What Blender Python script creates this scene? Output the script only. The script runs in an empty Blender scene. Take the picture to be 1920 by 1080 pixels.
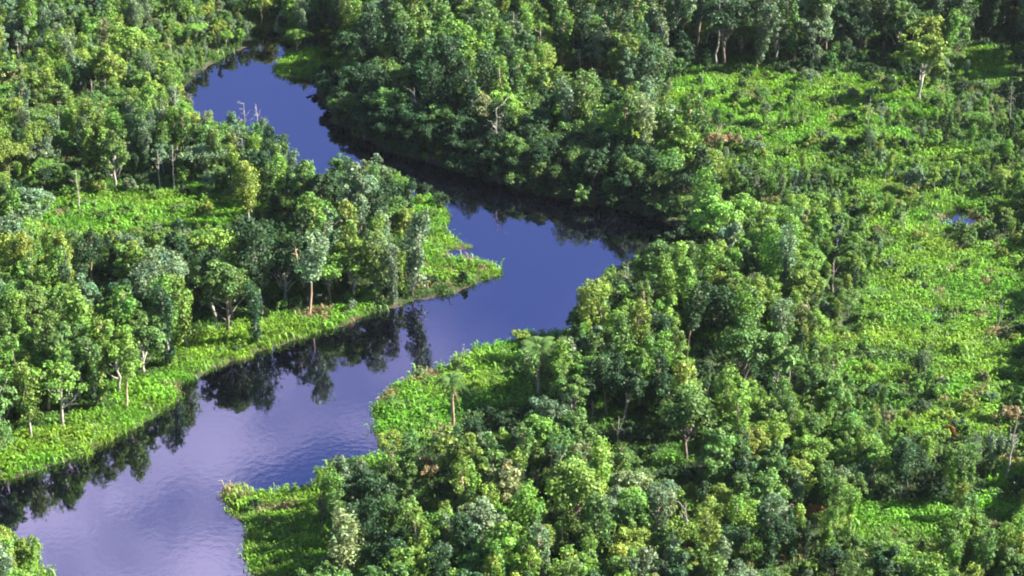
import bpy, math, random
import numpy as np
from mathutils import Vector, Matrix

R = math.radians
rng = np.random.default_rng(7)
random.seed(7)
scene = bpy.context.scene
col = scene.collection

# ------------------------------------------------------------------ camera
CAM_H, PITCH, HFOV = 170.0, R(27.0), R(28.0)
FPX = 960.0 / math.tan(HFOV / 2)
cam_d = bpy.data.cameras.new("camera")
cam_d.sensor_width = 36.0
cam_d.lens = 18.0 / math.tan(HFOV / 2)
cam_d.clip_end = 9000.0
cam = bpy.data.objects.new("camera", cam_d)
cam.location = (0, 0, CAM_H)
cam.rotation_euler = (math.pi / 2 - PITCH, 0, 0)
col.objects.link(cam)
scene.camera = cam

# ------------------------------------------------------------------ light
SUN_EL, SUN_AZ = R(37.0), R(86.0)      # azimuth clockwise from the view direction: from the right
sun_dir = Vector((math.sin(SUN_AZ) * math.cos(SUN_EL), math.cos(SUN_AZ) * math.cos(SUN_EL), math.sin(SUN_EL)))
sun_d = bpy.data.lights.new("sun", 'SUN')
sun_d.energy = 5.0
sun_d.angle = R(0.5)
sun_d.color = (1.0, 0.95, 0.86)
sun = bpy.data.objects.new("sun", sun_d)
sun.rotation_euler = sun_dir.to_track_quat('Z', 'Y').to_euler()
sun.location = (200, 300, 300)
col.objects.link(sun)

world = bpy.data.worlds.new("World")
scene.world = world
world.use_nodes = True
nt = world.node_tree
N, L = nt.nodes, nt.links
N.clear()
out = N.new('ShaderNodeOutputWorld')
bg = N.new('ShaderNodeBackground')
sky = N.new('ShaderNodeTexSky')
sky.sky_type = 'NISHITA'
sky.sun_disc = False
sky.sun_elevation = SUN_EL
sky.sun_rotation = SUN_AZ
sky.ozone_density = 3.0
sky.dust_density = 0.3
bg.inputs['Strength'].default_value = 0.05
tc = N.new('ShaderNodeTexCoord')
mp = N.new('ShaderNodeMapping')
mp.inputs['Scale'].default_value = (1.0, 1.0, 2.2)
mp.inputs['Location'].default_value = (0.29, 0.0, 0.16)
nz = N.new('ShaderNodeTexNoise')
nz.inputs['Scale'].default_value = 9.0
nz.inputs['Detail'].default_value = 6.0
nz.inputs['Roughness'].default_value = 0.66
rp = N.new('ShaderNodeValToRGB')
rp.color_ramp.elements[0].position = 0.42
rp.color_ramp.elements[1].position = 0.60
# the clouds stand in the part of the sky above 30 degrees
sp = N.new('ShaderNodeSeparateXYZ')
mr = N.new('ShaderNodeMapRange')
mr.inputs['From Min'].default_value = 0.44
mr.inputs['From Max'].default_value = 0.54
mr.interpolation_type = 'SMOOTHSTEP'
mu = N.new('ShaderNodeMath'); mu.operation = 'MULTIPLY'
mix = N.new('ShaderNodeMixRGB')
mix.inputs['Color2'].default_value = (7.4, 7.4, 7.0, 1)
L.new(tc.outputs['Generated'], mp.inputs['Vector'])
L.new(mp.outputs['Vector'], nz.inputs['Vector'])
L.new(nz.outputs['Fac'], rp.inputs['Fac'])
L.new(tc.outputs['Generated'], sp.inputs['Vector'])
L.new(sp.outputs['Z'], mr.inputs['Value'])
L.new(rp.outputs['Color'], mu.inputs[0])
L.new(mr.outputs['Result'], mu.inputs[1])
# a bank of broken cloud in the sky beyond the river; clear elsewhere
my = N.new('ShaderNodeMapRange'); my.interpolation_type = 'SMOOTHSTEP'
my.inputs['From Min'].default_value = 0.50
my.inputs['From Max'].default_value = 0.72
mu2 = N.new('ShaderNodeMath'); mu2.operation = 'MULTIPLY'
L.new(sp.outputs['Y'], my.inputs['Value'])
L.new(mu.outputs['Value'], mu2.inputs[0]); L.new(my.outputs['Result'], mu2.inputs[1])
L.new(mu2.outputs['Value'], mix.inputs['Fac'])
L.new(sky.outputs['Color'], mix.inputs['Color1'])
L.new(mix.outputs['Color'], bg.inputs['Color'])
L.new(bg.outputs['Background'], out.inputs['Surface'])

scene.view_settings.view_transform = 'Standard'
scene.view_settings.look = 'None'
scene.view_settings.exposure = 2.18
scene.view_settings.gamma = 1.0
scene.cycles.volume_bounces = 0
scene.cycles.max_bounces = 6
scene.cycles.diffuse_bounces = 2
scene.cycles.glossy_bounces = 2
scene.cycles.transmission_bounces = 3
scene.cycles.transparent_max_bounces = 4
scene.cycles.filter_width = 2.0

# ------------------------------------------------------------------ picture point <-> place on the ground
CP, SPI = math.cos(PITCH), math.sin(PITCH)

def to_ground(u, v, z=0.0):
    u, v = np.asarray(u, float), np.asarray(v, float)
    x, y = (u - 960) / FPX, (540 - v) / FPX
    dy, dz = CP + y * SPI, -SPI + y * CP
    t = (z - CAM_H) / dz
    return np.stack([x * t, dy * t], -1)

def to_pixel(x, y, z=0.0):
    x, y, z = np.asarray(x, float), np.asarray(y, float), np.asarray(z, float) - CAM_H
    d = y * CP - z * SPI
    return 960 + FPX * x / d, 540 - FPX * (y * SPI + z * CP) / d, d

def in_poly(px, py, poly):
    px, py = np.asarray(px, float), np.asarray(py, float)
    r = np.zeros(px.shape, bool)
    n = len(poly)
    for i in range(n):
        x1, y1 = poly[i]; x2, y2 = poly[(i + 1) % n]
        if y1 == y2: continue
        c = ((y1 > py) != (y2 > py)) & (px < (x2 - x1) * (py - y1) / (y2 - y1) + x1)
        r ^= c
    return r

def seg_dist(px, py, poly):
    best = np.full(px.shape, 1e18)
    n = len(poly)
    for i in range(n):
        x1, y1 = poly[i]; x2, y2 = poly[(i + 1) % n]
        dx, dy = x2 - x1, y2 - y1
        t = np.clip(((px - x1) * dx + (py - y1) * dy) / (dx * dx + dy * dy + 1e-12), 0, 1)
        best = np.minimum(best, (px - x1 - t * dx) ** 2 + (py - y1 - t * dy) ** 2)
    return np.sqrt(best)

def vnoise(x, y, s, seed):
    """smooth value noise, cell size s"""
    g = np.random.default_rng(seed).random((256, 256))
    x, y = np.asarray(x, float) / s + 1000, np.asarray(y, float) / s + 1000
    xi, yi = np.floor(x).astype(int), np.floor(y).astype(int)
    fx, fy = x - xi, y - yi
    fx, fy = fx * fx * (3 - 2 * fx), fy * fy * (3 - 2 * fy)
    a, b = g[xi % 256, yi % 256], g[(xi + 1) % 256, yi % 256]
    c, d = g[xi % 256, (yi + 1) % 256], g[(xi + 1) % 256, (yi + 1) % 256]
    return (a * (1 - fx) + b * fx) * (1 - fy) + (c * (1 - fx) + d * fx) * fy

# the river's two banks, read from the photograph and laid out on the ground
RIVER_PX = [(150, 1300), (100, 1130), (95, 1075), (62, 1032), (20, 1014), (-40, 1004), (-80, 960), (-50, 915), (30, 896), (110, 872), (170, 850),
            (250, 800), (335, 748), (332, 722), (440, 680), (540, 640), (640, 612), (720, 582), (800, 560), (860, 548),
            (925, 522), (940, 503), (900, 490), (838, 484), (835, 474), (888, 462), (850, 447), (836, 432), (846, 405),
            (832, 374), (800, 362), (770, 372), (720, 362), (660, 350), (580, 334), (520, 306), (450, 278), (400, 252),
            (350, 224), (326, 192), (343, 165), (382, 130), (420, 108), (452, 92), (488, 78), (504, 55), (522, 30), (552, -10), (600, -50), (650, -100),
            (680, -95), (622, -40), (570, -2), (535, 38), (528, 64), (548, 92), (530, 108), (510, 128), (522, 144), (588, 152), (602, 190),
            (622, 228), (680, 262), (740, 290), (800, 305), (900, 335), (1000, 362), (1068, 374), (1072, 388), (1132, 386),
            (1200, 402), (1290, 430), (1290, 455), (1200, 482), (1150, 502), (1112, 548), (1088, 598), (1060, 628), (1000, 624),
            (950, 640), (890, 656), (838, 690), (770, 708), (720, 735), (702, 770), (710, 808), (742, 836), (736, 850),
            (690, 858), (640, 866), (600, 892), (565, 916), (500, 924), (416, 912), (411, 935), (424, 958), (455, 980),
            (462, 1030), (492, 1090), (540, 1300)]
RIVER = to_ground([p[0] for p in RIVER_PX], [p[1] for p in RIVER_PX])
# water the photograph shows (tree tops in front do not reach into it)
SEEN_PX = [(150, 1300), (115, 1130), (108, 1075), (100, 1020), (20, 1000), (-30, 960), (20, 910), (100, 885), (170, 862), (250, 812), (345, 752), (345, 730), (440, 692), (540, 652), (640, 624),
           (720, 592), (800, 568), (860, 556), (925, 530), (945, 503), (905, 484), (860, 474), (890, 455), (858, 440), (850, 400), (838, 362), (800, 340), (750, 325),
           (690, 292), (640, 318), (560, 296), (525, 268), (518, 235), (440, 215), (362, 215), (350, 180), (375, 140), (410, 110), (460, 80), (500, 50), (535, 48),
           (540, 92), (590, 160), (610, 200), (640, 240), (700, 270), (760, 290), (860, 330), (1000, 365), (1100, 400), (1200, 415), (1290, 430),
           (1240, 482), (1290, 440), (1180, 492), (1120, 505), (1080, 560), (1050, 610), (990, 610), (880, 640), (820, 682), (760, 696), (700, 735), (690, 775), (715, 835),
           (640, 850), (560, 905), (410, 900), (400, 940), (440, 985), (450, 1030), (480, 1090), (540, 1300)]
POND_PX = [(1800, 412, 30, 15), (1768, 590, 60, 6), (1868, 182, 40, 7), (1892, 718, 24, 8), (1780, 262, 40, 6)]
# open ground with bright grass (u, v, half width, half height)
MEADOW_PX = [(215, 405, 170, 34), (330, 400, 150, 30), (400, 668, 90, 36), (540, 622, 90, 26), (640, 598, 60, 18), (290, 745, 70, 30),
             (215, 800, 70, 24), (120, 838, 90, 26), (30, 870, 60, 26), (855, 500, 95, 26), (835, 455, 62, 22), (815, 395, 40, 40),
             (775, 765, 85, 62), (910, 738, 130, 30), (985, 640, 90, 26), (900, 668, 80, 26), (500, 945, 95, 34), (690, 866, 60, 12), (530, 1030, 75, 75),
             (552, 132, 50, 18), (600, 122, 50, 22), (1480, 172, 250, 24), (1560, 215, 190, 22), (1845, 128, 46, 34), (1420, 270, 120, 18), (1760, 300, 90, 16),
             (1810, 500, 130, 44), (1720, 490, 60, 30), (1850, 560, 110, 50), (1790, 390, 90, 22), (1830, 640, 110, 28), (1640, 355, 60, 12),
             (1690, 985, 105, 34), (1860, 745, 80, 26), (1770, 620, 130, 34), (1840, 700, 100, 26), (1700, 430, 80, 20), (1590, 262, 150, 20), (1340, 215, 100, 18), (1480, 310, 90, 12), (1900, 900, 50, 24), (1760, 810, 60, 16), (1740, 560, 130, 40), (1810, 800, 130, 24), (1650, 705, 70, 20), (1570, 640, 60, 12), (1880, 960, 60, 20), (1700, 650, 60, 14), (1090, 384, 40, 8)]
TUFTY_PX = [(1600, 300, 400, 180), (1760, 560, 240, 200), (1780, 780, 210, 140), (200, 400, 260, 70), (1560, 230, 330, 90)]

# dark hollows between the trees: nothing tall stands in them and a tall tree to their sunward side shades them; leaf colour there is darkened to deepen the shade
HOLLOW_PX = [(205, 515, 48, 42), (268, 548, 34, 42), (500, 505, 30, 35), (530, 405, 55, 45), (612, 402, 46, 34), (390, 562, 34, 46), (160, 300, 45, 24), (250, 335, 70, 22),
             (1235, 425, 80, 46), (1180, 790, 85, 58), (1270, 872, 58, 45), (1335, 655, 46, 66), (1425, 672, 24, 66), (1495, 702, 18, 46), (820, 885, 30, 40), (1035, 945, 34, 44),
             (930, 795, 55, 30), (1690, 912, 70, 34), (1470, 1045, 90, 34), (1105, 130, 60, 34), (1420, 122, 90, 24), (1650, 130, 60, 34), (1885, 45, 60, 55), (1905, 175, 28, 55),
             (820, 130, 40, 20), (1590, 292, 40, 20), (1700, 760, 40, 20), (1320, 60, 30, 40), (690, 60, 30, 25), (180, 160, 34, 20), (1880, 610, 40, 20)]

def in_ell(u, v, e, g=1.0):
    return ((u - e[0]) / (e[2] * g)) ** 2 + ((v - e[1]) / (e[3] * g)) ** 2 < 1

def meadow_at(u, v, g=1.0):
    r = np.zeros(np.shape(u), bool)
    for e in MEADOW_PX: r |= in_ell(u, v, e, g)
    return r

def land_height(x, y):
    d = seg_dist(x, y, RIVER)
    d = np.where(in_poly(x, y, RIVER), -d, d)
    d = d + (vnoise(x, y, 3.0, 3) - 0.5) * 1.6 + (vnoise(x, y, 1.2, 4) - 0.5) * 0.8
    t = np.clip(d / 2.5, -1, 1)
    h = np.where(t > 0, 0.30 * t, 1.2 * t)
    h += np.where(d > 0, np.clip(d / 4, 0, 1) * (0.35 * vnoise(x, y, 14, 5) + 0.15 * vnoise(x, y, 4, 6)), 0)
    u, v, _ = to_pixel(x, y)
    for e in POND_PX:
        q = np.sqrt(((u - e[0]) / e[2]) ** 2 + ((v - e[1]) / e[3]) ** 2) + (vnoise(x, y, 4, 8) - .5) * .7
        h -= np.clip((1.25 - q) * 2.5, 0, 1.2)
    return h, d

# ------------------------------------------------------------------ materials
def mat(name):
    m = bpy.data.materials.new(name)
    m.use_nodes = True
    m.node_tree.nodes.clear()
    return m, m.node_tree.nodes, m.node_tree.links

def foliage_material(name, from_instance, transl=0.30):
    m, N, L = mat(name)
    o = N.new('ShaderNodeOutputMaterial')
    if from_instance:
        c = N.new('ShaderNodeAttribute'); c.attribute_type = 'INSTANCER'; c.attribute_name = 'tint'
    else:
        c = N.new('ShaderNodeObjectInfo')
    a = N.new('ShaderNodeAttribute'); a.attribute_name = 'leaf'
    mul = N.new('ShaderNodeMixRGB'); mul.blend_type = 'MULTIPLY'; mul.inputs['Fac'].default_value = 1
    L.new(c.outputs['Color'], mul.inputs['Color1'])
    L.new(a.outputs['Color'], mul.inputs['Color2'])
    p = N.new('ShaderNodeBsdfPrincipled')
    p.inputs['Roughness'].default_value = 0.55
    p.inputs['Specular IOR Level'].default_value = 0.25
    t = N.new('ShaderNodeBsdfTranslucent')
    tm = N.new('ShaderNodeMixRGB'); tm.blend_type = 'MULTIPLY'; tm.inputs['Fac'].default_value = 1
    tm.inputs['Color2'].default_value = (1.15, 1.1, 0.5, 1)
    s = N.new('ShaderNodeMixShader'); s.inputs['Fac'].default_value = transl
    L.new(mul.outputs['Color'], p.inputs['Base Color'])
    L.new(mul.outputs['Color'], tm.inputs['Color1'])
    L.new(tm.outputs['Color'], t.inputs['Color'])
    L.new(p.outputs['BSDF'], s.inputs[1]); L.new(t.outputs['BSDF'], s.inputs[2])
    L.new(s.outputs['Shader'], o.inputs['Surface'])
    return m

def bark_material(name, c1, c2):
    m, N, L = mat(name)
    o = N.new('ShaderNodeOutputMaterial')
    g = N.new('ShaderNodeTexCoord')
    n = N.new('ShaderNodeTexNoise'); n.inputs['Scale'].default_value = 1.4; n.inputs['Detail'].default_value = 5
    r = N.new('ShaderNodeValToRGB')
    r.color_ramp.elements[0].position = .35; r.color_ramp.elements[0].color = (*c1, 1)
    r.color_ramp.elements[1].position = .65; r.color_ramp.elements[1].color = (*c2, 1)
    p = N.new('ShaderNodeBsdfPrincipled'); p.inputs['Roughness'].default_value = .85
    L.new(g.outputs['Object'], n.inputs['Vector']); L.new(n.outputs['Fac'], r.inputs['Fac'])
    L.new(r.outputs['Color'], p.inputs['Base Color']); L.new(p.outputs['BSDF'], o.inputs['Surface'])
    return m

M_LEAF = foliage_material("tree_leaves", False)
M_LEAF_I = foliage_material("forest_leaves", True)
M_GRASS = foliage_material("grass_blades", True, 0.35)
M_BARK = bark_material("brown_bark", (.10, .07, .05), (.22, .18, .14))
M_PALE = bark_material("pale_bark", (.22, .19, .15), (.46, .41, .34))
M_TAN = bark_material("tan_bark", (.27, .18, .11), (.44, .33, .22))

# ------------------------------------------------------------------ mesh helpers
def mesh_from(name, verts, quads, material, leaf=None):
    verts = np.asarray(verts, np.float32); quads = np.asarray(quads, np.int32)
    me = bpy.data.meshes.new(name)
    me.vertices.add(len(verts)); me.vertices.foreach_set('co', verts.ravel())
    k = quads.shape[1]
    me.loops.add(quads.size); me.loops.foreach_set('vertex_index', quads.ravel())
    me.polygons.add(len(quads))
    me.polygons.foreach_set('loop_start', np.arange(0, quads.size, k, dtype=np.int32))
    if leaf is not None:
        at = me.attributes.new('leaf', 'FLOAT_COLOR', 'FACE')
        c = np.ones((len(quads), 4), np.float32); c[:, :3] = leaf
        at.data.foreach_set('color', c.ravel())
    me.update(calc_edges=True)
    me.materials.append(material)
    return me

def unit(a):
    return a / (np.linalg.norm(a, axis=-1, keepdims=True) + 1e-9)

def rand_dirs(g, n):
    return unit(g.normal(size=(n, 3)))

def leaves(g, pos, nrm, size, aspect=0.62):
    """one leaf-sized four-cornered face at each position, facing nrm"""
    n = len(pos)
    t = unit(np.cross(nrm, rand_dirs(g, n)))
    b = np.cross(nrm, t)
    s = (size * g.uniform(0.65, 1.35, n))[:, None]
    fold = nrm * s * 0.15
    v = np.stack([pos - t * s, pos + b * s * aspect + fold, pos + t * s, pos - b * s * aspect + fold], 1).reshape(-1, 3)
    return v, np.arange(4 * n).reshape(-1, 4)

def limb_tube(pts, rads, sides=6):
    pts = np.asarray(pts, float)
    vs, fs = [], []
    for i, p in enumerate(pts):
        d = unit(pts[min(i + 1, len(pts) - 1)] - pts[max(i - 1, 0)])
        a = unit(np.cross(d, (0.31, 0.95, 0.05) if abs(d[2]) > .5 else (0, 0, 1)))
        b = np.cross(d, a)
        for k in range(sides):
            w = 2 * math.pi * k / sides
            vs.append(p + (a * math.cos(w) + b * math.sin(w)) * rads[i])
    for i in range(len(pts) - 1):
        for k in range(sides):
            fs.append((i * sides + k, i * sides + (k + 1) % sides, (i + 1) * sides + (k + 1) % sides, (i + 1) * sides + k))
    return np.array(vs), np.array(fs)

def join(parts):
    V, F, o = [], [], 0
    for v, f in parts:
        V.append(v); F.append(f + o); o += len(v)
    return np.concatenate(V), np.concatenate(F)

def bent(g, a, b, n=5, wob=0.06):
    a, b = np.asarray(a, float), np.asarray(b, float)
    t = np.linspace(0, 1, n)[:, None]
    p = a + (b - a) * t
    ln = np.linalg.norm(b - a)
    off = g.normal(size=(n, 3)) * wob * ln
    off[0] = 0; off[-1] *= .5
    p = p + off
    p[:, 2] += np.sin(t[:, 0] * math.pi) * -0.04 * ln
    return p

def broadleaf(seed, H, rad, base, lobes, per, size, flat=1.0, trunk_r=.22):
    """trunk with limbs, and a crown of leaf clumps in an uneven envelope; returns trunk and crown geometry"""
    g = np.random.default_rng(seed)
    cz, rz = (H + base) / 2, (H - base) / 2
    ph = g.uniform(0, 6.28, 4); amp = g.uniform(.7, 1.5)
    C, RL = [], []
    while len(C) < lobes:
        d = rand_dirs(g, 1)[0]
        if d[2] < -0.55: continue
        w = math.atan2(d[1], d[0])
        env = 1 + amp * (.20 * math.sin(2 * w + ph[0]) + .16 * math.sin(3 * w + ph[1] + 2 * d[2]) + .12 * math.sin(5 * w + ph[2]))
        r = (g.uniform(.25, 1) ** .45) * env * .84
        z = d[2] * r * rz
        if flat < 1: z = (z if z > 0 else z * .6) * flat + (1 - flat) * rz * .55
        C.append((d[0] * r * rad, d[1] * r * rad, cz + z)); RL.append(g.uniform(.13, .28) * rad)
    C, RL = np.array(C), np.array(RL)
    top = C[:, 2].max() + RL.max() * .8
    C[:, 2] *= H / top
    tr = [limb_tube(bent(g, (0, 0, -.4), (g.normal() * .3, g.normal() * .3, H * .72), 6, .02), np.linspace(trunk_r, trunk_r * .35, 6), 7)]
    for k in g.choice(lobes, min(lobes, 11), replace=False):
        z0 = min(max(base * .8, C[k, 2] - rad * .9), H * .68)
        tr.append(limb_tube(bent(g, (0, 0, z0), C[k], 5, .05), np.linspace(trunk_r * .42, .03, 5), 5))
    P, Nn, T = [], [], []
    for c, r in zip(C, RL):
        n = int(per * (r / (.21 * rad)) ** 2 * g.uniform(.7, 1.3))
        d = rand_dirs(g, n)
        d[:, 2] = np.where(d[:, 2] < -.3, -d[:, 2], d[:, 2])
        P.append(c + d * r * g.uniform(.55, 1.12, (n, 1)) * np.array([1, 1, .8]))
        Nn.append(unit(d * .8 + np.array([0, 0, .45]) + g.normal(size=(n, 3)) * .55))
        hue = g.normal() * .07
        val = math.exp(g.normal() * .20)
        c3 = np.array([val * (1 + hue), val, val * (1 - hue * .6)])
        T.append(c3 * np.exp(g.normal(size=(n, 1)) * .22))
    # a few stray sprigs beyond the clumps
    n = int(lobes * 2.5)
    k = g.integers(0, lobes, n); d = rand_dirs(g, n)
    P.append(C[k] + d * RL[k][:, None] * g.uniform(1.1, 1.6, (n, 1))); Nn.append(unit(d + g.normal(size=(n, 3)))); T.append(np.ones((n, 3)) * g.uniform(.8, 1.5, (n, 1)))
    P, Nn, T = np.concatenate(P), np.concatenate(Nn), np.concatenate(T)
    v, f = leaves(g, P, Nn, size)
    return join(tr), (v, f, T)

def slender(seed, H, rad, base, tiers, per, size):
    g = np.random.default_rng(seed)
    lean = g.normal(size=2) * .8; lump = g.uniform(.45, 1.25, 6)
    tr = [limb_tube(bent(g, (0, 0, -.4), (lean[0], lean[1], H * .96), 7, .012), np.linspace(.17, .04, 7), 6)]
    P, Nn, T = [], [], []
    for k in range(tiers):
        f = (k + g.uniform(0, 1)) / tiers
        z = base + (H - base) * f
        env = (.55 + .45 * f if f < .8 else .9 - (f - .8) * 1.2) * float(np.interp(f * 5, np.arange(6), lump)) * g.uniform(.45, 1.2)
        w = g.uniform(0, 6.28)
        r = rad * env * .75
        c = np.array([math.cos(w) * r + lean[0] * z / H, math.sin(w) * r + lean[1] * z / H, z])
        rl = rad * g.uniform(.28, .5)
        tr.append(limb_tube(bent(g, (lean[0] * z / H, lean[1] * z / H, z - rl), c, 4, .06), np.linspace(.06, .02, 4), 4))
        n = int(per * g.uniform(.6, 1.3))
        d = rand_dirs(g, n)
        P.append(c + d * rl * g.uniform(.5, 1.15, (n, 1)) * np.array([1, 1, 1.25]))
        Nn.append(unit(d * .8 + np.array([0, 0, .35]) + g.normal(size=(n, 3)) * .6))
        hue = g.normal() * .07; val = math.exp(g.normal() * .22)
        T.append(np.array([val * (1 + hue), val, val * (1 - hue * .6)]) * np.exp(g.normal(size=(n, 1)) * .22))
    P, Nn, T = np.concatenate(P), np.concatenate(Nn), np.concatenate(T)
    v, f = leaves(g, P, Nn, size)
    return join(tr), (v, f, T)

def bare(seed, H, spread, n_limbs):
    g = np.random.default_rng(seed)
    tip = np.array([g.normal() * .4, g.normal() * .4, H])
    tp = bent(g, (0, 0, -.4), tip, 8, .012)
    trunk = limb_tube(tp, np.linspace(.19, .05, 8), 7)
    limbs = []
    for k in range(n_limbs):
        a = tp[min(int(g.integers(4, 8)), 7)]
        w = g.uniform(0, 6.28)
        e = a + np.array([math.cos(w) * spread, math.sin(w) * spread, spread * g.uniform(.5, 1.3)]) * g.uniform(.4, 1)
        lp = bent(g, a, e, 5, .07)
        br = [limb_tube(lp, np.linspace(.06, .02, 5), 5)]
        for q in range(4):
            s = lp[g.integers(1, 5)]
            d = rand_dirs(g, 1)[0]; d[2] = abs(d[2])
            br.append(limb_tube(bent(g, s, s + d * spread * g.uniform(.2, .5), 4, .08), np.linspace(.03, .012, 4), 4))
        limbs.append(join(br))
    return trunk, limbs

# ------------------------------------------------------------------ ground, one sheet out to the horizon, and the water
def axis(lo, hi, step, far):
    c = np.arange(lo, hi, step)
    k, s, a, b = [], step, hi, lo
    pos, neg = [], []
    while a < far or b > -far:
        s *= 1.35
        a += s; b -= s
        pos.append(a); neg.append(b)
    return np.concatenate([np.array(neg[::-1]), c, np.array(pos)])

gx, gy = axis(-150, 150, .8, 5000), axis(205, 560, .8, 5000)
X, Y = np.meshgrid(gx, gy)
hh, _ = land_height(X.ravel(), Y.ravel())
nx, ny = len(gx), len(gy)
idx = np.arange(nx * ny).reshape(ny, nx)
quads = np.stack([idx[:-1, :-1], idx[:-1, 1:], idx[1:, 1:], idx[1:, :-1]], -1).reshape(-1, 4)
m, NN, LL = mat("damp_ground")
o = NN.new('ShaderNodeOutputMaterial')
g1 = NN.new('ShaderNodeNewGeometry')
n1 = NN.new('ShaderNodeTexNoise'); n1.inputs['Scale'].default_value = .35; n1.inputs['Detail'].default_value = 8
r1 = NN.new('ShaderNodeValToRGB')
r1.color_ramp.elements[0].position = .38; r1.color_ramp.elements[0].color = (.035, .04, .015, 1)
r1.color_ramp.elements[1].position = .62; r1.color_ramp.elements[1].color = (.05, .10, .02, 1)
p1 = NN.new('ShaderNodeBsdfPrincipled'); p1.inputs['Roughness'].default_value = .9
n2 = NN.new('ShaderNodeTexNoise'); n2.inputs['Scale'].default_value = 3; n2.inputs['Detail'].default_value = 6
b1 = NN.new('ShaderNodeBump'); b1.inputs['Distance'].default_value = .3
LL.new(g1.outputs['Position'], n1.inputs['Vector']); LL.new(g1.outputs['Position'], n2.inputs['Vector'])
LL.new(n1.outputs['Fac'], r1.inputs['Fac']); sx = NN.new('ShaderNodeSeparateXYZ'); mz_ = NN.new('ShaderNodeMapRange'); mm = NN.new('ShaderNodeMixRGB')
mz_.inputs['From Min'].default_value = .12; mz_.inputs['From Max'].default_value = .38
mm.inputs['Color1'].default_value = (.045, .034, .022, 1)
LL.new(g1.outputs['Position'], sx.inputs['Vector']); LL.new(sx.outputs['Z'], mz_.inputs['Value'])
LL.new(mz_.outputs['Result'], mm.inputs['Fac']); LL.new(r1.outputs['Color'], mm.inputs['Color2']); LL.new(mm.outputs['Color'], p1.inputs['Base Color'])
LL.new(n2.outputs['Fac'], b1.inputs['Height']); LL.new(b1.outputs['Normal'], p1.inputs['Normal'])
LL.new(p1.outputs['BSDF'], o.inputs['Surface'])
ground = bpy.data.objects.new("ground", mesh_from("ground", np.stack([X.ravel(), Y.ravel(), hh], -1), quads, m))
ground['kind'] = 'structure'
col.objects.link(ground)

m, NN, LL = mat("river_water")
o = NN.new('ShaderNodeOutputMaterial')
gl = NN.new('ShaderNodeBsdfGlossy'); gl.inputs['Roughness'].default_value = .03; gl.inputs['Color'].default_value = (.46, .42, .78, 1)
df = NN.new('ShaderNodeBsdfDiffuse'); df.inputs['Color'].default_value = (.0012, .0016, .0035, 1)
ms = NN.new('ShaderNodeMixShader'); ms.inputs['Fac'].default_value = .56
g1 = NN.new('ShaderNodeNewGeometry')
n1 = NN.new('ShaderNodeTexNoise'); n1.inputs['Scale'].default_value = .8; n1.inputs['Detail'].default_value = 4
b1 = NN.new('ShaderNodeBump'); b1.inputs['Strength'].default_value = .12; b1.inputs['Distance'].default_value = .06
LL.new(g1.outputs['Position'], n1.inputs['Vector']); LL.new(n1.outputs['Fac'], b1.inputs['Height'])
LL.new(b1.outputs['Normal'], gl.inputs['Normal'])
LL.new(df.outputs['BSDF'], ms.inputs[1]); LL.new(gl.outputs['BSDF'], ms.inputs[2]); LL.new(ms.outputs['Shader'], o.inputs['Surface'])
wx, wy = np.linspace(-260, 260, 40), np.linspace(120, 760, 40)
WX, WY = np.meshgrid(wx, wy)
wi = np.arange(1600).reshape(40, 40)
water = bpy.data.objects.new("river_water", mesh_from("river_water", np.stack([WX.ravel(), WY.ravel(), np.zeros(1600)], -1),
        np.stack([wi[:-1, :-1], wi[:-1, 1:], wi[1:, 1:], wi[1:, :-1]], -1).reshape(-1, 4), m))
water['kind'] = 'structure'
col.objects.link(water)

# ------------------------------------------------------------------ one of each kind of tree
def proto(name, trunk, crown, bark, leaf_mat):
    return dict(trunk=mesh_from(name + "_trunk", *trunk, bark), crown=mesh_from(name + "_crown", crown[0], crown[1], leaf_mat, crown[2]))

ROUND, NARROW, BUSH = [], [], []
spec = [(11, 10, 3.5, 2.4, 66, 66, .21, 1), (12, 10, 2.9, 1.6, 56, 70, .19, 1), (13, 10, 4.0, 3.4, 78, 60, .21, .8), (14, 10, 2.7, 1.8, 50, 74, .19, 1),
        (15, 10, 4.6, 4.2, 70, 56, .21, .6), (16, 10, 3.2, 3.0, 44, 76, .20, 1), (17, 10, 3.0, 1.0, 64, 60, .20, 1)]
for i, a in enumerate(spec):
    t, c = broadleaf(*a)
    ROUND.append(proto("broadleaf", t, c, M_PALE if i % 2 else M_BARK, M_LEAF) | dict(H=a[1], rad=a[2]))
for i, a in enumerate([(21, 10, 1.8, 2.0, 40, 62, .18), (22, 10, 1.3, 1.2, 34, 58, .17), (23, 10, 2.2, 3.4, 38, 66, .18), (24, 10, 1.6, 4.6, 26, 62, .18), (25, 10, 1.5, .8, 44, 54, .17)]):
    t, c = slender(*a)
    NARROW.append(proto("slender", t, c, M_PALE if i % 2 == 0 else M_TAN, M_LEAF) | dict(H=a[1], rad=a[2]))
for i, a in enumerate([(31, 3, 1.8, .4, 30, 60, .15, 1), (32, 3, 2.2, .5, 34, 58, .16, .8), (33, 3, 1.4, .3, 26, 60, .14, 1)]):
    t, c = broadleaf(*a, trunk_r=.08)
    BUSH.append(proto("shrub", t, c, M_BARK, M_LEAF) | dict(H=a[1], rad=a[2]))
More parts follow.
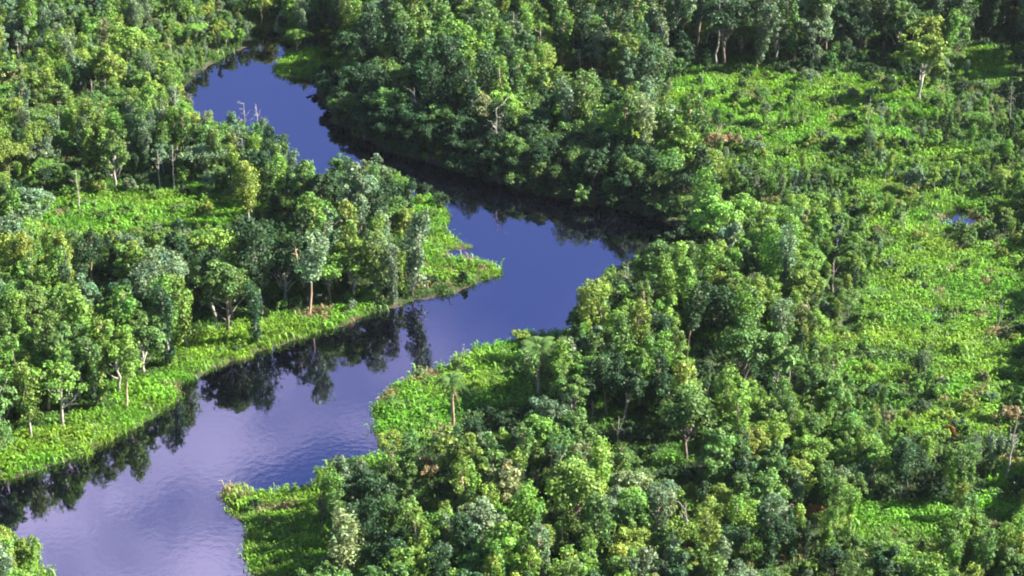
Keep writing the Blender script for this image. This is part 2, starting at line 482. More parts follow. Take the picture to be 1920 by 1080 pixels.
def palm(seed, H, n, length, thick, dead):
    g = np.random.default_rng(seed)
    lean = g.normal(size=2) * .2
    trunk = limb_tube(bent(g, (0, 0, -.4), (lean[0], lean[1], H), 8, .006), np.linspace(thick * 1.2, thick * .8, 8), 8)
    fr = []
    for k in range(n):
        w = k * 2.4 + g.uniform(-.2, .2)
        old = k >= n - dead
        rise = -1.1 if old else 1.25 - 1.25 * k / (n - dead)
        ln = length * g.uniform(.8, 1.05) * (.75 if old else 1)
        d = np.array([math.cos(w), math.sin(w), 0])
        t = np.linspace(0, 1, 13)
        sp = np.array([lean[0], lean[1], H - .15 - (.35 if old else 0)]) + d * (ln * t * math.cos(rise * .8))[:, None] + np.array([0, 0, 1.]) * (ln * (math.sin(rise) * t - (.85 + .25 * math.sin(k * 1.7)) * t ** 2))[:, None]
        V, F = limb_tube(sp, np.linspace(.05, .012, 13), 4)
        V, F = [V], [F]; o = len(V[0])
        side = np.array([-d[1], d[0], 0])
        for q in range(2, 13):
            for sgn in (-1, 1):
                lw = ln * .20 * math.sin(min(1, t[q] * .85 + .18) * math.pi) + .12
                tip = sp[q] + side * sgn * lw + d * lw * .5 + np.array([0, 0, -.35 * lw])
                a, b = sp[q] - d * .12, sp[q] + d * .16
                V.append(np.array([a, b, tip + d * .05, tip - d * .05])); F.append(np.array([[0, 1, 2, 3]]) + o); o += 4
        v, f = np.concatenate(V), np.concatenate(F)
        fr.append((v, f, np.ones((len(f), 3)) * math.exp(g.normal() * .15), old))
    return trunk, fr
PALM = []
for a in [(61, 9.4, 28, 4.8, .32, 3), (62, 11.5, 22, 3.2, .26, 2)]:
    t, fr = palm(*a)
    PALM.append(dict(trunk=mesh_from("palm_trunk", *t, M_PALE if a[0] == 61 else M_TAN), H=10, rad=a[3] * .85, fronds=[(mesh_from("palm_frond", q[0], q[1], M_LEAF, q[2]), q[3]) for q in fr]))
KINDS = dict(broadleaf_tree=ROUND, slender_tree=NARROW, shrub=BUSH, palm_tree=PALM)
BARE = []
for i, a in enumerate([(41, 10, 2.4, 7), (42, 10, 1.5, 5), (43, 8, 3.2, 10)]):
    t, b = bare(*a)
    k = (M_PALE, M_PALE, M_TAN)[i]
    BARE.append(dict(trunk=mesh_from("bare_trunk", *t, k), limbs=[mesh_from("bare_limb", *q, k) for q in b], H=a[1], rad=a[2]))

# ------------------------------------------------------------------ where the trees stand
PALETTE = [("dark green", (.030, .072, .026)), ("mid green", (.094, .178, .042)), ("bright green", (.136, .255, .042)),
           ("yellow green", (.178, .258, .046)), ("grey green", (.130, .200, .105)), ("pale olive", (.19, .22, .095)),
           ("rusty orange", (.24, .12, .045)), ("dry brown", (.22, .17, .09))]

def height_here(u, v):
    h = 9.5
    if u > 1180 and v < 150: h = 16
    elif u > 1240 and v < 360: h = 6.5
    elif u > 1480: h = 8.0
    elif u > 560 and v < 420: h = 13.5
    elif u > 1000: h = 10.5
    elif u < 330 and v < 360: h = 10.0
    elif v > 840 and u > 500: h = 10.5
    elif u < 420 and v > 420: h = 9.0
    if u < 600 and v < 330: h = 10.5
    if u < 900 and 430 < v < 900 and u < 1500 - v * 1.2: h = max(h, 11.0)
    return h

class Spots:
    def __init__(s): s.c = {}
    def free(s, x, y, r):
        i, j = int(x // 6), int(y // 6)
        for a in range(i - 2, i + 3):
            for b in range(j - 2, j + 3):
                for (p, q, w) in s.c.get((a, b), ()):
                    if (p - x) ** 2 + (q - y) ** 2 < (r + w) ** 2: return False
        return True
    def add(s, x, y, r): s.c.setdefault((int(x // 6), int(y // 6)), []).append((x, y, r))

spots = Spots()
ALL = []       # dict(kind, x, y, h, w (crown radius), var, rot, pal, col)

def tree_colour(u, v, k=None):
    if k is None:
        w = np.array([.10, .30, .30, .14, .13, .03])
        if u > 1150 and v < 200: w = np.array([.28, .28, .06, .04, .28, .06])
        elif u < 600 and v < 330: w = np.array([.04, .26, .30, .19, .17, .04])
        elif 560 < u < 1250 and v < 450: w = np.array([.20, .36, .22, .10, .10, .02])
        elif u > 1250 and v > 400: w = np.array([.08, .28, .34, .18, .09, .03])
        elif u < 450 and v > 430: w = np.array([.03, .24, .40, .22, .08, .03])
        k = int(rng.choice(6, p=w / w.sum()))
    c = np.array(PALETTE[k][1]) * math.exp(rng.normal() * .12)
    c[0] *= math.exp(rng.normal() * .08)
    return k, c

def covers_water(x, y, h, w):
    u0, v0, d = to_pixel(x, y, h * .97)
    um, vm, d = to_pixel(x, y, h * .6)
    r = FPX * w / d
    us = np.array([u0, um - r * .8, um + r * .8, um - r * .5, um + r * .5]); vs = np.array([v0, vm, vm, v0 + (vm - v0) * .3, v0 + (vm - v0) * .3])
    return bool(in_poly(us, vs, SEEN_PX).any())

def covers_meadow(x, y, h, w):
    u0, v0, d = to_pixel(x, y, h * .92); um, vm, _ = to_pixel(x, y, h * .55); ub, vb, _ = to_pixel(x, y, 0.)
    q = FPX * w / d * .75
    return bool(meadow_at(np.array([u0, um, um - q, um + q, ub]), np.array([v0, vm, vm, vm, vb])).any())

def in_hollow(u, v, g=1.0):
    q = np.zeros(np.shape(u), bool)
    for e in HOLLOW_PX: q |= in_ell(u, v, e, g)
    return q

def covers_hollow(x, y, h, w):
    u0, v0, d = to_pixel(x, y, h * .9); um, vm, _ = to_pixel(x, y, h * .6)
    q = FPX * w / d * .6
    return bool(in_hollow(np.array([u0, um, um - q, um + q]), np.array([v0, vm, vm, vm])).any())

def put(kind, x, y, h, var, pal=None, rot=None, r=None):
    P = (KINDS | dict(bare_tree=BARE))[kind][var]
    u, v, _ = to_pixel(x, y)
    k, c = tree_colour(u, v, pal)
    w = P['rad'] * h / P['H']
    ALL.append(dict(kind=kind, x=x, y=y, h=h, w=w, var=var, rot=rng.uniform(0, 6.28) if rot is None else rot, pal=k, col=c))
    spots.add(x, y, w * .62 if r is None else r)

# trees the photograph shows singly (base pixel, height in metres)
HAND = [("palm_tree", 1010, 748, 10, 0, 1), ("palm_tree", 852, 834, 10, 1, 1), ("broadleaf_tree", 908, 1075, 11, 0, 4),
        ("broadleaf_tree", 715, 392, 10.5, 1, 4), ("broadleaf_tree", 62, 460, 11.5, 0, 4), ("broadleaf_tree", 245, 150, 13, 2, 3),
        ("broadleaf_tree", 1180, 215, 15, 3, 4), ("broadleaf_tree", 640, 372, 9, 5, 1), ("broadleaf_tree", 1110, 660, 10, 0, 0),
        ("broadleaf_tree", 1180, 640, 12, 1, 0), ("broadleaf_tree", 1240, 560, 11, 2, 1), ("broadleaf_tree", 690, 1010, 11, 0, 0),
        ("broadleaf_tree", 770, 960, 10, 1, 1), ("broadleaf_tree", 660, 1090, 9.5, 3, 0), ("broadleaf_tree", 730, 1120, 10.5, 2, 0),
        ("bare_tree", 458, 268, 9.0, 0, 5), ("bare_tree", 486, 262, 8.0, 1, 5), ("bare_tree", 331, 262, 11, 1, 5), ("bare_tree", 176, 232, 9.5, 1, 5),
        ("bare_tree", 200, 226, 8.5, 0, 5), ("bare_tree", 660, 532, 6.5, 1, 5), ("bare_tree", 1350, 290, 5, 2, 5), ("bare_tree", 1885, 905, 11, 1, 5),
        ("bare_tree", 1478, 742, 9, 1, 5), ("bare_tree", 1395, 768, 7, 1, 5), ("bare_tree", 868, 690, 4.2, 0, 5), ("bare_tree", 1087, 160, 9, 1, 5),
        ("bare_tree", 1228, 70, 13, 1, 5), ("bare_tree", 1202, 60, 12, 0, 5), ("bare_tree", 710, 60, 12, 1, 5), ("bare_tree", 1765, 215, 5.5, 2, 5),
        ("bare_tree", 1625, 250, 8, 1, 5), ("bare_tree", 1470, 940, 7, 1, 5), ("bare_tree", 300, 360, 8, 1, 5), ("bare_tree", 960, 110, 11, 1, 5),
        ("bare_tree", 1690, 450, 7, 0, 5), ("bare_tree", 1325, 800, 7, 1, 5), ("bare_tree", 150, 400, 9, 1, 5), ("bare_tree", 1870, 620, 6, 1, 5),
        ("bare_tree", 40, 150, 9, 1, 5), ("bare_tree", 875, 150, 11, 0, 5), ("bare_tree", 1015, 1040, 7, 1, 5), ("bare_tree", 1155, 870, 8, 1, 5),
        ("bare_tree", 350, 560, 7, 1, 5), ("bare_tree", 120, 640, 7, 1, 5), ("bare_tree", 1560, 560, 7, 1, 5),
        ("slender_tree", 318, 672, 14.5, 2, 2), ("broadleaf_tree", 272, 706, 14, 1, 1), ("slender_tree", 352, 655, 14, 0, 3), ("broadleaf_tree", 225, 742, 13.5, 3, 2), ("slender_tree", 180, 772, 13, 4, 1), ("broadleaf_tree", 120, 806, 13.5, 5, 2), ("slender_tree", 60, 830, 13, 2, 3),
        ("shrub", 40, 1068, 4.2, 1, 3), ("shrub", 18, 1105, 4.0, 0, 2), ("shrub", 80, 1130, 3.2, 2, 3),
        ("shrub", 1527, 985, 3.2, 2, 6), ("shrub", 1335, 285, 4.0, 1, 7), ("shrub", 1375, 282, 3.6, 0, 7), ("shrub", 1890, 800, 3.5, 0, 7), ("shrub", 1780, 830, 2.6, 2, 6), ("shrub", 790, 905, 3.6, 1, 7), ("broadleaf_tree", 1490, 470, 5.5, 3, 5),
        ("shrub", 885, 818, 2.6, 1, 0), ("shrub", 940, 810, 3.2, 0, 0), ("shrub", 860, 700, 2.4, 2, 1)]
for kind, u, v, h, var, pal in HAND:
    p = to_ground(u, v)
    put(kind, float(p[0]), float(p[1]), h, var, pal)

# the rest: thrown at random, kept apart, kept off the water and the open grass
NC = 60000
cx, cy = rng.uniform(-210, 210, NC), rng.uniform(185, 640, NC)
cu, cv, cd = to_pixel(cx, cy)
keep = (cu > -420) & (cu < 2340) & (cv < 1330) & (cv > -260)
cx, cy, cu, cv, cd = (a[keep] for a in (cx, cy, cu, cv, cd))
ch, cdist = land_height(cx, cy)
cm = meadow_at(cu, cv)
tufty = np.zeros(len(cx), bool)
for e in TUFTY_PX: tufty |= in_ell(cu, cv, e)
bank = cdist < 1.0
gap = vnoise(cx, cy, 11, 21)
pick = rng.random((len(cx), 3))
tall = (cdist >= 12) & (cdist < 28) & (cu > 600) & (cu < 1330) & (cv < 410) & (cv < cu * .42 + 10)     # taller rows behind, which shade it
edge = (cdist > 5.5) & (cdist < 15) & (cu < 900) & (cv > 540) & (cu < 1500 - cv * 1.2)     # the first rows above the left bank, mirrored in the water
shade = (cdist > .6) & (cdist < 12) & (cu > 585) & (cu < 1330) & (cv < 425) & (cv < cu * .45 + 20)       # the far bank, in its own shade, deepened by darker leaf colours
for e in HOLLOW_PX:
    p = to_ground(e[0] + e[2] * 1.25, e[1] + e[3] * .7 + 40)
    h = min(17, height_here(e[0], e[1]) * 1.25)
    var = int(rng.integers(len(ROUND))); w = ROUND[var]['rad'] * h / 10
    if spots.free(float(p[0]), float(p[1]), w * .5) and not covers_water(p[0], p[1], h, w) and not covers_meadow(p[0], p[1], h, w) and land_height(p[:1], p[1:])[1][0] > 1:
        put("broadleaf_tree", float(p[0]), float(p[1]), h, var)
order = np.concatenate([np.flatnonzero(tall), np.flatnonzero((edge | shade) & ~tall), np.flatnonzero(~(edge | shade | tall))])
for i in order:
    if bank[i] and not shade[i]: continue
    if cm[i] and not (tufty[i] and cv[i] < 360 and cu[i] > 1200 and pick[i, 2] < .06): continue
    if (bank[i] and cdist[i] < .6) or ch[i] < .12: continue
    x, y, u, v = float(cx[i]), float(cy[i]), float(cu[i]), float(cv[i])
    if tufty[i] and pick[i, 0] < (.86 if u > 1640 and 420 < v < 700 else .55): continue
    mixed = tufty[i] and v < 360 and u > 1200
    if gap[i] > .80 and not (edge[i] or shade[i]): continue
    slim = pick[i, 1] < (.48 if u < 640 else .40)
    h = height_here(u, v) * math.exp(rng.normal() * .17)
    if tufty[i]: h = min(h * .7, 6.0); slim = pick[i, 1] < .55
    if edge[i]: h = float(rng.uniform(14.0, 17.0)); slim = pick[i, 2] < .45
    if shade[i]: h = (4.2 + .8 * cdist[i]) * float(rng.uniform(.88, 1.1)); slim = pick[i, 2] < .25
    if u < 640 and not edge[i]: h *= .92
    if tall[i]: h = float(rng.uniform(15, 19)); slim = pick[i, 2] < .4
    if u < 470 and v < 170 and cdist[i] < 22: h = float(rng.uniform(4.2, 5.5))
    h = min(h, 19)
    P = NARROW if slim else ROUND
    var = int(rng.integers(len(P)))
    if not slim and (shade[i] or tall[i]): var = var // 2 * 2
    w = P[var]['rad'] * h / P[var]['H']
    cap = 3.3 if u > 1000 and v > 480 else 4.0
    if not slim and w > cap: h *= cap / w; w = cap
    r = w * (.60 if slim else .56)
    if not spots.free(x, y, r): continue
    ok = True
    for _ in range(4):
        ok = not (covers_water(x, y, h, w) or (covers_meadow(x, y, h, w) and not (mixed and pick[i, 2] < .25)) or (not edge[i] and not shade[i] and not tall[i] and covers_hollow(x, y, h, w)))
        if ok: break
        h *= .75; w *= .75
    if not ok or h < 4: continue
    put("slender_tree" if slim else "broadleaf_tree", x, y, h, var, r=r * (.62 if edge[i] or shade[i] or tall[i] else 1), pal=int(rng.choice([0, 0, 0, 0, 1])) if shade[i] else 0 if in_hollow(u, v - h * 5.5, 1.35) else None)  # far-bank and hollow trees take dark leaves: shade put into their colour
# low growth over the far bank's waterline, leaves coloured dark in place of shade
low = Spots()
for i in np.flatnonzero((cdist > -.2) & (cdist < 4.5) & (cu > 585) & (cu < 1330) & (cv < 470) & (cv < cu * .45 + 20)):
    h = float(rng.uniform(2.2, 4.6)); var = int(rng.integers(3)); w = BUSH[var]['rad'] * h / 3
    x, y = float(cx[i]), float(cy[i])
    if not low.free(x, y, w * .5): continue
    low.add(x, y, w * .5)
    put("shrub", x, y, h, var, r=.3, pal=int(rng.choice([0, 0, 0, 1])))
# more leafless pale stems standing through the forest
for i in range(0, len(cx), 7):
    if sum(t['kind'] == 'bare_tree' for t in ALL) > 56: break
    u, v = cu[i], cv[i]
    if cdist[i] < 3 or cm[i] or not (0 < u < 1920 and 60 < v < 1100): continue
    h = height_here(u, v) * float(rng.uniform(.85, 1.1))
    if covers_water(cx[i], cy[i], h, .3) or covers_meadow(cx[i], cy[i], h, .3): continue
    put("bare_tree", float(cx[i]), float(cy[i]), h, int(rng.choice([0, 1, 1, 1])), r=.3)
# shrubs between the trees and over the tufty open ground
n0 = len(ALL)
pick = rng.random(len(cx))
for i in range(len(cx) - 1, -1, -1):
    if cdist[i] < .6 or ch[i] < .1: continue
    if not (-60 < cu[i] < 1980 and cv[i] < 1180 and cv[i] > -60): continue
    hol = bool(in_hollow(cu[i], cv[i], 1.15))
    flat = in_ell(cu[i], cv[i], (1810, 550, 170, 140))
    p = .8 if hol else (.05 if flat else .15 if tufty[i] else .05) if cm[i] else .9 if tufty[i] else .35
    if pick[i] > p: continue
    h = float(rng.uniform(1.3, 3.4)) * (.75 if cm[i] else 1)
    var = int(rng.integers(3)); w = BUSH[var]['rad'] * h / 3
    x, y = float(cx[i]), float(cy[i])
    if not spots.free(x, y, w * .75): continue
    if covers_water(x, y, h, w) or (covers_meadow(x, y, h, w) and pick[i] > (.24 if tufty[i] else .05)): continue
    put("shrub", x, y, h, var, r=w * .8, pal=0 if hol else int(rng.integers(2)) if shade[i] else None)  # shrubs in hollows and on the far bank coloured darker to deepen the shade

# ------------------------------------------------------------------ which are things, which belong to the mass of the forest
def show(t):
    u, v, d = to_pixel(t['x'], t['y'], t['h'] * .55)
    k = FPX / d
    hw, hv = t['w'] * k, t['h'] * k * CP * .5
    ix = max(0, min(u + hw, 1920) - max(u - hw, 0)); iy = max(0, min(v + hv, 1080) - max(v - hv, 0))
    t['u'], t['v'] = float(u), float(v)
    return ix * iy
for t in ALL: t['area'] = show(t)
LIMIT = dict(palm_tree=9, broadleaf_tree=290, slender_tree=290, shrub=295, bare_tree=90)
THINGS, MASS = [], []
for kind, lim in LIMIT.items():
    s = sorted((t for t in ALL if t['kind'] == kind), key=lambda t: -t['area'])
    good = [t for t in s[:lim] if t['area'] > 150]
    ids = {id(t) for t in good}
    THINGS += good
    MASS += [t for t in s if id(t) not in ids]

# ------------------------------------------------------------------ labels
ZONES = [(90, 60, "in the top left corner"), (300, 90, "left of the river's far end"), (130, 230, "around the far bare trunks"),
         (400, 260, "left of the far bend"), (60, 400, "left of the bright clearing"), (280, 330, "behind the bright clearing"),
         (520, 330, "on the wooded point's neck"), (690, 340, "at the wooded point's tip"), (480, 480, "amid the wooded point's hollows"),
         (700, 490, "beside the grassy spits"), (250, 530, "below the bright clearing"), (60, 600, "at the middle left edge"),
         (350, 600, "behind the grassy bank strip"), (160, 720, "above the near left bank"), (40, 900, "at the bottom left corner"),
         (640, 30, "above the river's far end"), (720, 160, "on the dark bank's left"), (900, 90, "far behind the dark bank"),
         (950, 230, "along the dark far bank"), (1130, 100, "among the far grey trees"), (1180, 290, "on the dark bank's right"),
         (1420, 60, "behind the long far meadow"), (1700, 60, "in the tall far right forest"), (1860, 90, "in the far right corner"),
         (1500, 230, "on the long far meadow"), (1800, 270, "by the small far pools"), (1400, 370, "right of the dark inlet"),
         (1620, 390, "between the two meadows"), (1840, 480, "on the right meadow"), (1180, 560, "at the river's right bend"),
         (1380, 540, "behind the river's right bend"), (1580, 560, "left of the right meadow"), (1350, 680, "in the pale trunked dark hollow"),
         (1120, 730, "beside the lone umbrella tree"), (950, 700, "on the grassy near right bank"), (840, 860, "below the rounded grass bank"),
         (650, 960, "behind the shaded grass tip"), (900, 990, "below right of the shaded tip"), (1090, 880, "left of the near dark gap"),
         (1180, 1010, "at the bottom middle"), (1270, 840, "around the near dark gap"), (1500, 790, "in the right forest's middle"),
         (1750, 700, "below the right meadow"), (1450, 980, "below the lower clearing"), (1680, 950, "around the lower clearing"),
         (1860, 900, "by the lower right pale trunk"), (1620, 860, "above the lower clearing")]
ORD = ["first", "second", "third", "fourth", "fifth", "sixth", "seventh", "eighth", "ninth", "tenth", "eleventh", "twelfth", "thirteenth", "fourteenth", "fifteenth"]
NUM = ["", "one", "two", "three", "four", "five", "six", "seven", "eight", "nine", "ten", "eleven", "twelve", "thirteen", "fourteen", "fifteen"]
zone_xy = np.array([(z[0], z[1]) for z in ZONES], float)
cells = {}
for t in THINGS:
    z = int(np.argmin(((zone_xy[:, 0] - t['u'])) ** 2 + ((zone_xy[:, 1] - t['v']) * 1.4) ** 2))
    size = "tall" if t['h'] > 11 else "low" if t['h'] < 7.5 else "middling"
    cn = PALETTE[t['pal']][0]
    if t['kind'] == "broadleaf_tree": a = f"{size} {cn} round tree"
    elif t['kind'] == "slender_tree": a = f"{size} {cn} narrow tree"
    elif t['kind'] == "palm_tree": a = "pale thick trunked palm with broad crown" if t['var'] == 0 else "taller tan trunked palm with small crown"
    elif t['kind'] == "shrub": a = f"{cn} shrub"
    else: a = "leafless tan tree" if t['var'] == 2 else "leafless pale tree"
    cells.setdefault((z, a), []).append(t)
rows = {}
for (z, a), ts in cells.items():
    k = 1 if len(ts) <= 8 else 2 if len(ts) <= 16 else 3
    ts.sort(key=lambda t: t['v'])
    for j in range(k):
        name = a if k == 1 else (("back ", "front ") if k == 2 else ("back ", "middle ", "front "))[j] + a
        rows[(z, name)] = ts[j * len(ts) // k:(j + 1) * len(ts) // k]
for (z, a), ts in rows.items():
    ts.sort(key=lambda t: t['u'])
    n = len(ts)
    for i, t in enumerate(ts):
        if n == 1: s = f"only {a} {ZONES[z][2]}"
        elif n == 2: s = f"{('left', 'right')[i]} one of two {a}s {ZONES[z][2]}"
        else:
            o = "leftmost" if i == 0 else "rightmost" if i == n - 1 else ORD[min(i, 14)] + " from left"
            s = f"{o} of {NUM[n] if n < 16 else 'the'} {a}s {ZONES[z][2]}"
        t['label'] = s

GROUP = dict(palm_tree="palms on the grassy river bank", broadleaf_tree="round-crowned trees of the swamp forest", slender_tree="narrow trees of the swamp forest", shrub="shrubs between the trees", bare_tree="leafless trees in the swamp forest")
CAT = dict(palm_tree="palm", broadleaf_tree="tree", slender_tree="tree", shrub="shrub", bare_tree="dead tree")
first = {}

def ground_z(x, y):
    return float(land_height(np.array([x]), np.array([y]))[0][0])

THINGS.sort(key=lambda t: -t['area'])
tz, _ = land_height(np.array([t['x'] for t in THINGS]), np.array([t['y'] for t in THINGS]))
for t, z in zip(THINGS, tz):
    kind = t['kind']
    P = (KINDS | dict(bare_tree=BARE))[kind][t['var']]
    key = (kind, t['var'])
    if kind == "bare_tree": bits = [("trunk", P['trunk'])] + [("limb", q) for q in P['limbs']]
    elif kind == "palm_tree": bits = [("trunk", P['trunk'])] + [("frond", q[0]) for q in P['fronds']]
    else: bits = list(zip(("stem", "foliage") if kind == "shrub" else ("trunk", "crown"), (P['trunk'], P['crown'])))
    if key not in first:
        root = bpy.data.objects.new(kind, None)
        col.objects.link(root)
        kids = []
        for pn, me in bits:
            c = bpy.data.objects.new(pn, me); c.parent = root
            col.objects.link(c); kids.append(c)
        first[key] = (root, kids)
    else:
        r0, k0 = first[key]
        root = r0.copy(); col.objects.link(root)
        kids = []
        for c0 in k0:
            c = c0.copy(); c.parent = root; col.objects.link(c); kids.append(c)
    s = t['h'] / P['H']
    root.location = (t['x'], t['y'], max(0.0, float(z)))
    root.rotation_euler = (0, 0, t['rot'])
    root.scale = (s, s, s)
    root.empty_display_size = .5
    root['label'] = t['label']; root['category'] = CAT[kind]; root['group'] = GROUP[kind]
    for c in kids: c.color = (*[float(q) for q in t['col']], 1)
    if kind == "palm_tree":
        for c, q in zip(kids[1:], P['fronds']):
            if q[1]: c.color = (.30, .25, .13, 1); c['label'] = "dead tan frond hanging below the crown" 

# ------------------------------------------------------------------ masses nobody could count: far forest and ground cover
def scatter(name, protos, pts, which, rot, scale, tint):
    """one object whose points carry copies of the shapes in PROTOS"""
    coll = bpy.data.collections.new(name + "_shapes")
    for i, me in enumerate(protos):
        coll.objects.link(bpy.data.objects.new(f"{name}_shape_{i:02d}", me))
    me = bpy.data.meshes.new(name)
    me.vertices.add(len(pts)); me.vertices.foreach_set('co', np.asarray(pts, np.float32).ravel())
    def attr(n, ty, a, field):
        at = me.attributes.new(n, ty, 'POINT'); at.data.foreach_set(field, np.ascontiguousarray(a).ravel())
    attr('which', 'INT', np.asarray(which, np.int32), 'value')
    r3 = np.zeros((len(pts), 3), np.float32); r3[:, 2] = rot
    attr('rot', 'FLOAT_VECTOR', r3, 'vector')
    attr('size', 'FLOAT', np.asarray(scale, np.float32), 'value')
    c4 = np.ones((len(pts), 4), np.float32); c4[:, :3] = tint
    attr('tint', 'FLOAT_COLOR', c4, 'color')
    me.update()
    ob = bpy.data.objects.new(name, me); col.objects.link(ob)
    ng = bpy.data.node_groups.new(name + "_scatter", 'GeometryNodeTree')
    ng.interface.new_socket('Geometry', in_out='INPUT', socket_type='NodeSocketGeometry')
    ng.interface.new_socket('Geometry', in_out='OUTPUT', socket_type='NodeSocketGeometry')
    N, L = ng.nodes, ng.links
    gi, go = N.new('NodeGroupInput'), N.new('NodeGroupOutput')
    ci = N.new('GeometryNodeCollectionInfo')
    ci.inputs['Collection'].default_value = coll
    ci.inputs['Separate Children'].default_value = True
    ci.inputs['Reset Children'].default_value = True
    ip = N.new('GeometryNodeInstanceOnPoints')
    ip.inputs['Pick Instance'].default_value = True
    def named(n, ty):
        a = N.new('GeometryNodeInputNamedAttribute'); a.data_type = ty; a.inputs['Name'].default_value = n
        return a.outputs['Attribute']
    L.new(gi.outputs[0], ip.inputs['Points'])
    L.new(ci.outputs[0], ip.inputs['Instance'])
    L.new(named('which', 'INT'), ip.inputs['Instance Index'])
    L.new(named('rot', 'FLOAT_VECTOR'), ip.inputs['Rotation'])
    L.new(named('size', 'FLOAT'), ip.inputs['Scale'])
    L.new(ip.outputs[0], go.inputs[0])
    md = ob.modifiers.new("scatter", 'NODES'); md.node_group = ng
    ob['kind'] = 'stuff'
    return ob

def mass_mesh(P, i):
    """trunk and crown of one tree shape in one mesh, for the forest mass"""
    bits = []
    for k in ('trunk', 'crown'):
        if k in P:
            me = P[k]
            v = np.empty(len(me.vertices) * 3, np.float32); me.vertices.foreach_get('co', v)
            f = np.empty(len(me.loops), np.int32); me.loops.foreach_get('vertex_index', f)
            if 'leaf' in me.attributes:
                c = np.empty(len(me.polygons) * 4, np.float32); me.attributes['leaf'].data.foreach_get('color', c); c = c.reshape(-1, 4)[:, :3]
            else: c = np.tile(np.array([[1.6, 1.1, 3.]]), (len(me.polygons), 1))
            bits.append((v.reshape(-1, 3), f.reshape(-1, 4), c))
    V, F = join([(b[0], b[1]) for b in bits])
    return mesh_from("forest_tree_shape", V, F, M_LEAF_I, np.concatenate([b[2] for b in bits]))

shapes, slot = [], {}
for kind, Ps in (("broadleaf_tree", ROUND), ("slender_tree", NARROW), ("shrub", BUSH)):
    for i, P in enumerate(Ps):
        slot[(kind, i)] = (len(shapes), P['H']); shapes.append(mass_mesh(P, i))
MASS = [t for t in MASS if (t['kind'], t['var']) in slot]
mz, _ = land_height(np.array([t['x'] for t in MASS]), np.array([t['y'] for t in MASS]))
forest = scatter("forest", shapes, [(t['x'], t['y'], max(0, z)) for t, z in zip(MASS, mz)], [slot[(t['kind'], t['var'])][0] for t in MASS],
                 [t['rot'] for t in MASS], [t['h'] / slot[(t['kind'], t['var'])][1] for t in MASS], np.array([t['col'] for t in MASS]))

# grass and ferns
def tuft(seed, n, h, spread, wid):
    g = np.random.default_rng(seed)
    V, F, C = [], [], []
    for k in range(n):
        w = g.uniform(0, 6.28); b = np.array([g.normal() * spread * .5, g.normal() * spread * .5, -.05])
        d = np.array([math.cos(w), math.sin(w), 0]); s = np.array([-d[1], d[0], 0]) * wid * g.uniform(.6, 1.3)
        hh = h * g.uniform(.5, 1.15); ln = hh * g.uniform(.35, .9)
        m1, e = b + d * ln * .35 + np.array([0, 0, hh * .75]), b + d * ln + np.array([0, 0, hh * g.uniform(.6, 1)])
        o = len(V)
        V += [b - s * .6, b + s * .6, m1 + s, m1 - s, e + s * .3, e - s * .3]
        F += [(o, o + 1, o + 2, o + 3), (o + 3, o + 2, o + 4, o + 5)]
        c = np.ones(3) * math.exp(g.normal() * .2); C += [c, c]
    return mesh_from("tuft_shape", V, F, M_GRASS, np.array(C))
tufts = [tuft(51, 26, .6, .8, .04), tuft(52, 22, .45, .8, .05), tuft(53, 26, .9, .7, .035), tuft(54, 18, .8, .9, .06), tuft(55, 16, 1.2, 1.0, .10)]

def herb(seed, n, rad, h):
    g = np.random.default_rng(seed)
    d = rand_dirs(g, n); d[:, 2] = abs(d[:, 2])
    p = d * np.array([rad, rad, h]) * g.uniform(.4, 1.1, (n, 1))
    v, f = leaves(g, p, unit(d * .6 + np.array([0, 0, .6]) + g.normal(size=(n, 3)) * .5), .15)
    return mesh_from("herb_shape", v, f, M_LEAF_I, np.exp(g.normal(size=(n, 1)) * .25) * np.ones((1, 3)))
herbs = [herb(71, 90, .8, .7), herb(72, 130, 1.1, .9), herb(73, 70, .6, 1.2)]
NG = 300000
qx, qy = rng.uniform(-190, 190, NG), rng.uniform(195, 600, NG)
qu, qv, _ = to_pixel(qx, qy)
k = (qu > -250) & (qu < 2170) & (qv < 1180) & (qv > -150)
qx, qy, qu, qv = qx[k], qy[k], qu[k], qv[k]
qh, qd = land_height(qx, qy)
qm = meadow_at(qu, qv, 1.15) | ((qd < 5) & (qu < 700) & (qv > 560))
k = ((qh > .03) | ((qd > 6) & (rng.random(len(qx)) < .2))) & (qm | (rng.random(len(qx)) < .6)) & ~((qd < 7) & (qu > 585) & (qu < 1330) & (qv < qu * .45 + 20) & (qv > 120) & (rng.random(len(qx)) < .75))
qx, qy, qu, qv, qh, qd, qm = (a[k] for a in (qx, qy, qu, qv, qh, qd, qm))
nn = vnoise(qx, qy, 9, 61)[:, None]; n2 = vnoise(qx, qy, 2.5, 62)[:, None]
lush, dull = np.array([[.105, .275, .020]]), np.array([[.05, .10, .026]])
yel = np.array([[.17, .28, .026]])
tint = np.where(qm[:, None], lush + (yel - lush) * np.clip(nn * .8 + .9 * vnoise(qx * .25, qy, 3.5, 66)[:, None] - .45, 0, 1), dull + (lush - dull) * np.clip(nn * 1.5 - .4, 0, 1) * .7) * (.7 + .6 * n2) * np.exp(rng.normal(size=(len(qx), 1)) * .15)
dry = vnoise(qx, qy, 7, 68) * vnoise(qx, qy, 1.8, 69)
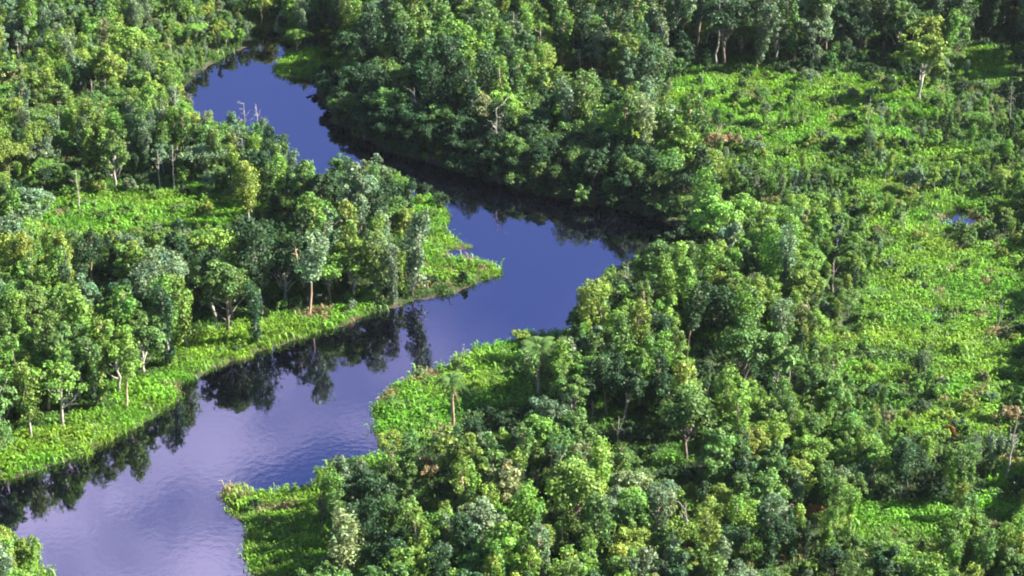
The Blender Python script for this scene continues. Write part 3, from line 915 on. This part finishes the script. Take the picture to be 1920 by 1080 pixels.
tint = np.where((dry > .60)[:, None], np.array([[.20, .165, .08]]) * np.exp(rng.normal(size=(len(qx), 1)) * .2), tint)
grass = scatter("grass", tufts, np.stack([qx, qy, qh], -1), rng.integers(0, 5, len(qx)), rng.uniform(0, 6.28, len(qx)), rng.uniform(.6, 1.25, len(qx)) * np.where(qm, .8 + .5 * vnoise(qx, qy, 3, 63), 1.1), tint)
# low leafy herbs in drifts through the grass
kk = (qh > .2) & ~in_hollow(qu, qv) & (rng.random(len(qx)) < np.where(qm, .07, .14) * np.clip(vnoise(qx, qy, 5, 64) * 3 - .9, 0, 1.4))
hc = np.array([[.055, .135, .03]]) + (np.array([[.15, .27, .04]]) - np.array([[.055, .135, .03]])) * vnoise(qx, qy, 4, 65)[:, None]
hc = (hc * np.exp(rng.normal(size=(len(qx), 1)) * .25))[kk]
herbage = scatter("undergrowth", herbs, np.stack([qx, qy, qh], -1)[kk], rng.integers(0, 3, kk.sum()), rng.uniform(0, 6.28, kk.sum()), rng.uniform(.6, 1.5, kk.sum()), hc)
# ------------------------------------------------------------------ the damp air, one even volume round the camera and everything built
B = 9000.0
hv = [(x, y, z) for z in (-3.0, 176.0) for y in (-B, B) for x in (-B, B)]
m, NN, LL = mat("damp_air")
o = NN.new('ShaderNodeOutputMaterial'); pv = NN.new('ShaderNodeVolumePrincipled')
pv.inputs['Color'].default_value = (.86, .92, 1.0, 1); pv.inputs['Density'].default_value = .000020; pv.inputs['Anisotropy'].default_value = .2
LL.new(pv.outputs['Volume'], o.inputs['Volume'])
haze = bpy.data.objects.new("haze", mesh_from("haze", hv, [(0, 2, 3, 1), (4, 5, 7, 6), (0, 1, 5, 4), (2, 6, 7, 3), (0, 4, 6, 2), (1, 3, 7, 5)], m))
haze['kind'] = 'stuff'
col.objects.link(haze)
print("things", len(THINGS), "mass", len(MASS), "grass", len(qx), {k: sum(t['kind'] == k for t in ALL) for k in LIMIT}, "seen labels", len({t['label'] for t in THINGS}))
print("longest label", max(len(t['label'].split()) for t in THINGS))

for t in THINGS:
    if len(t['label'].split()) > 16: print("LONG", t['label'])
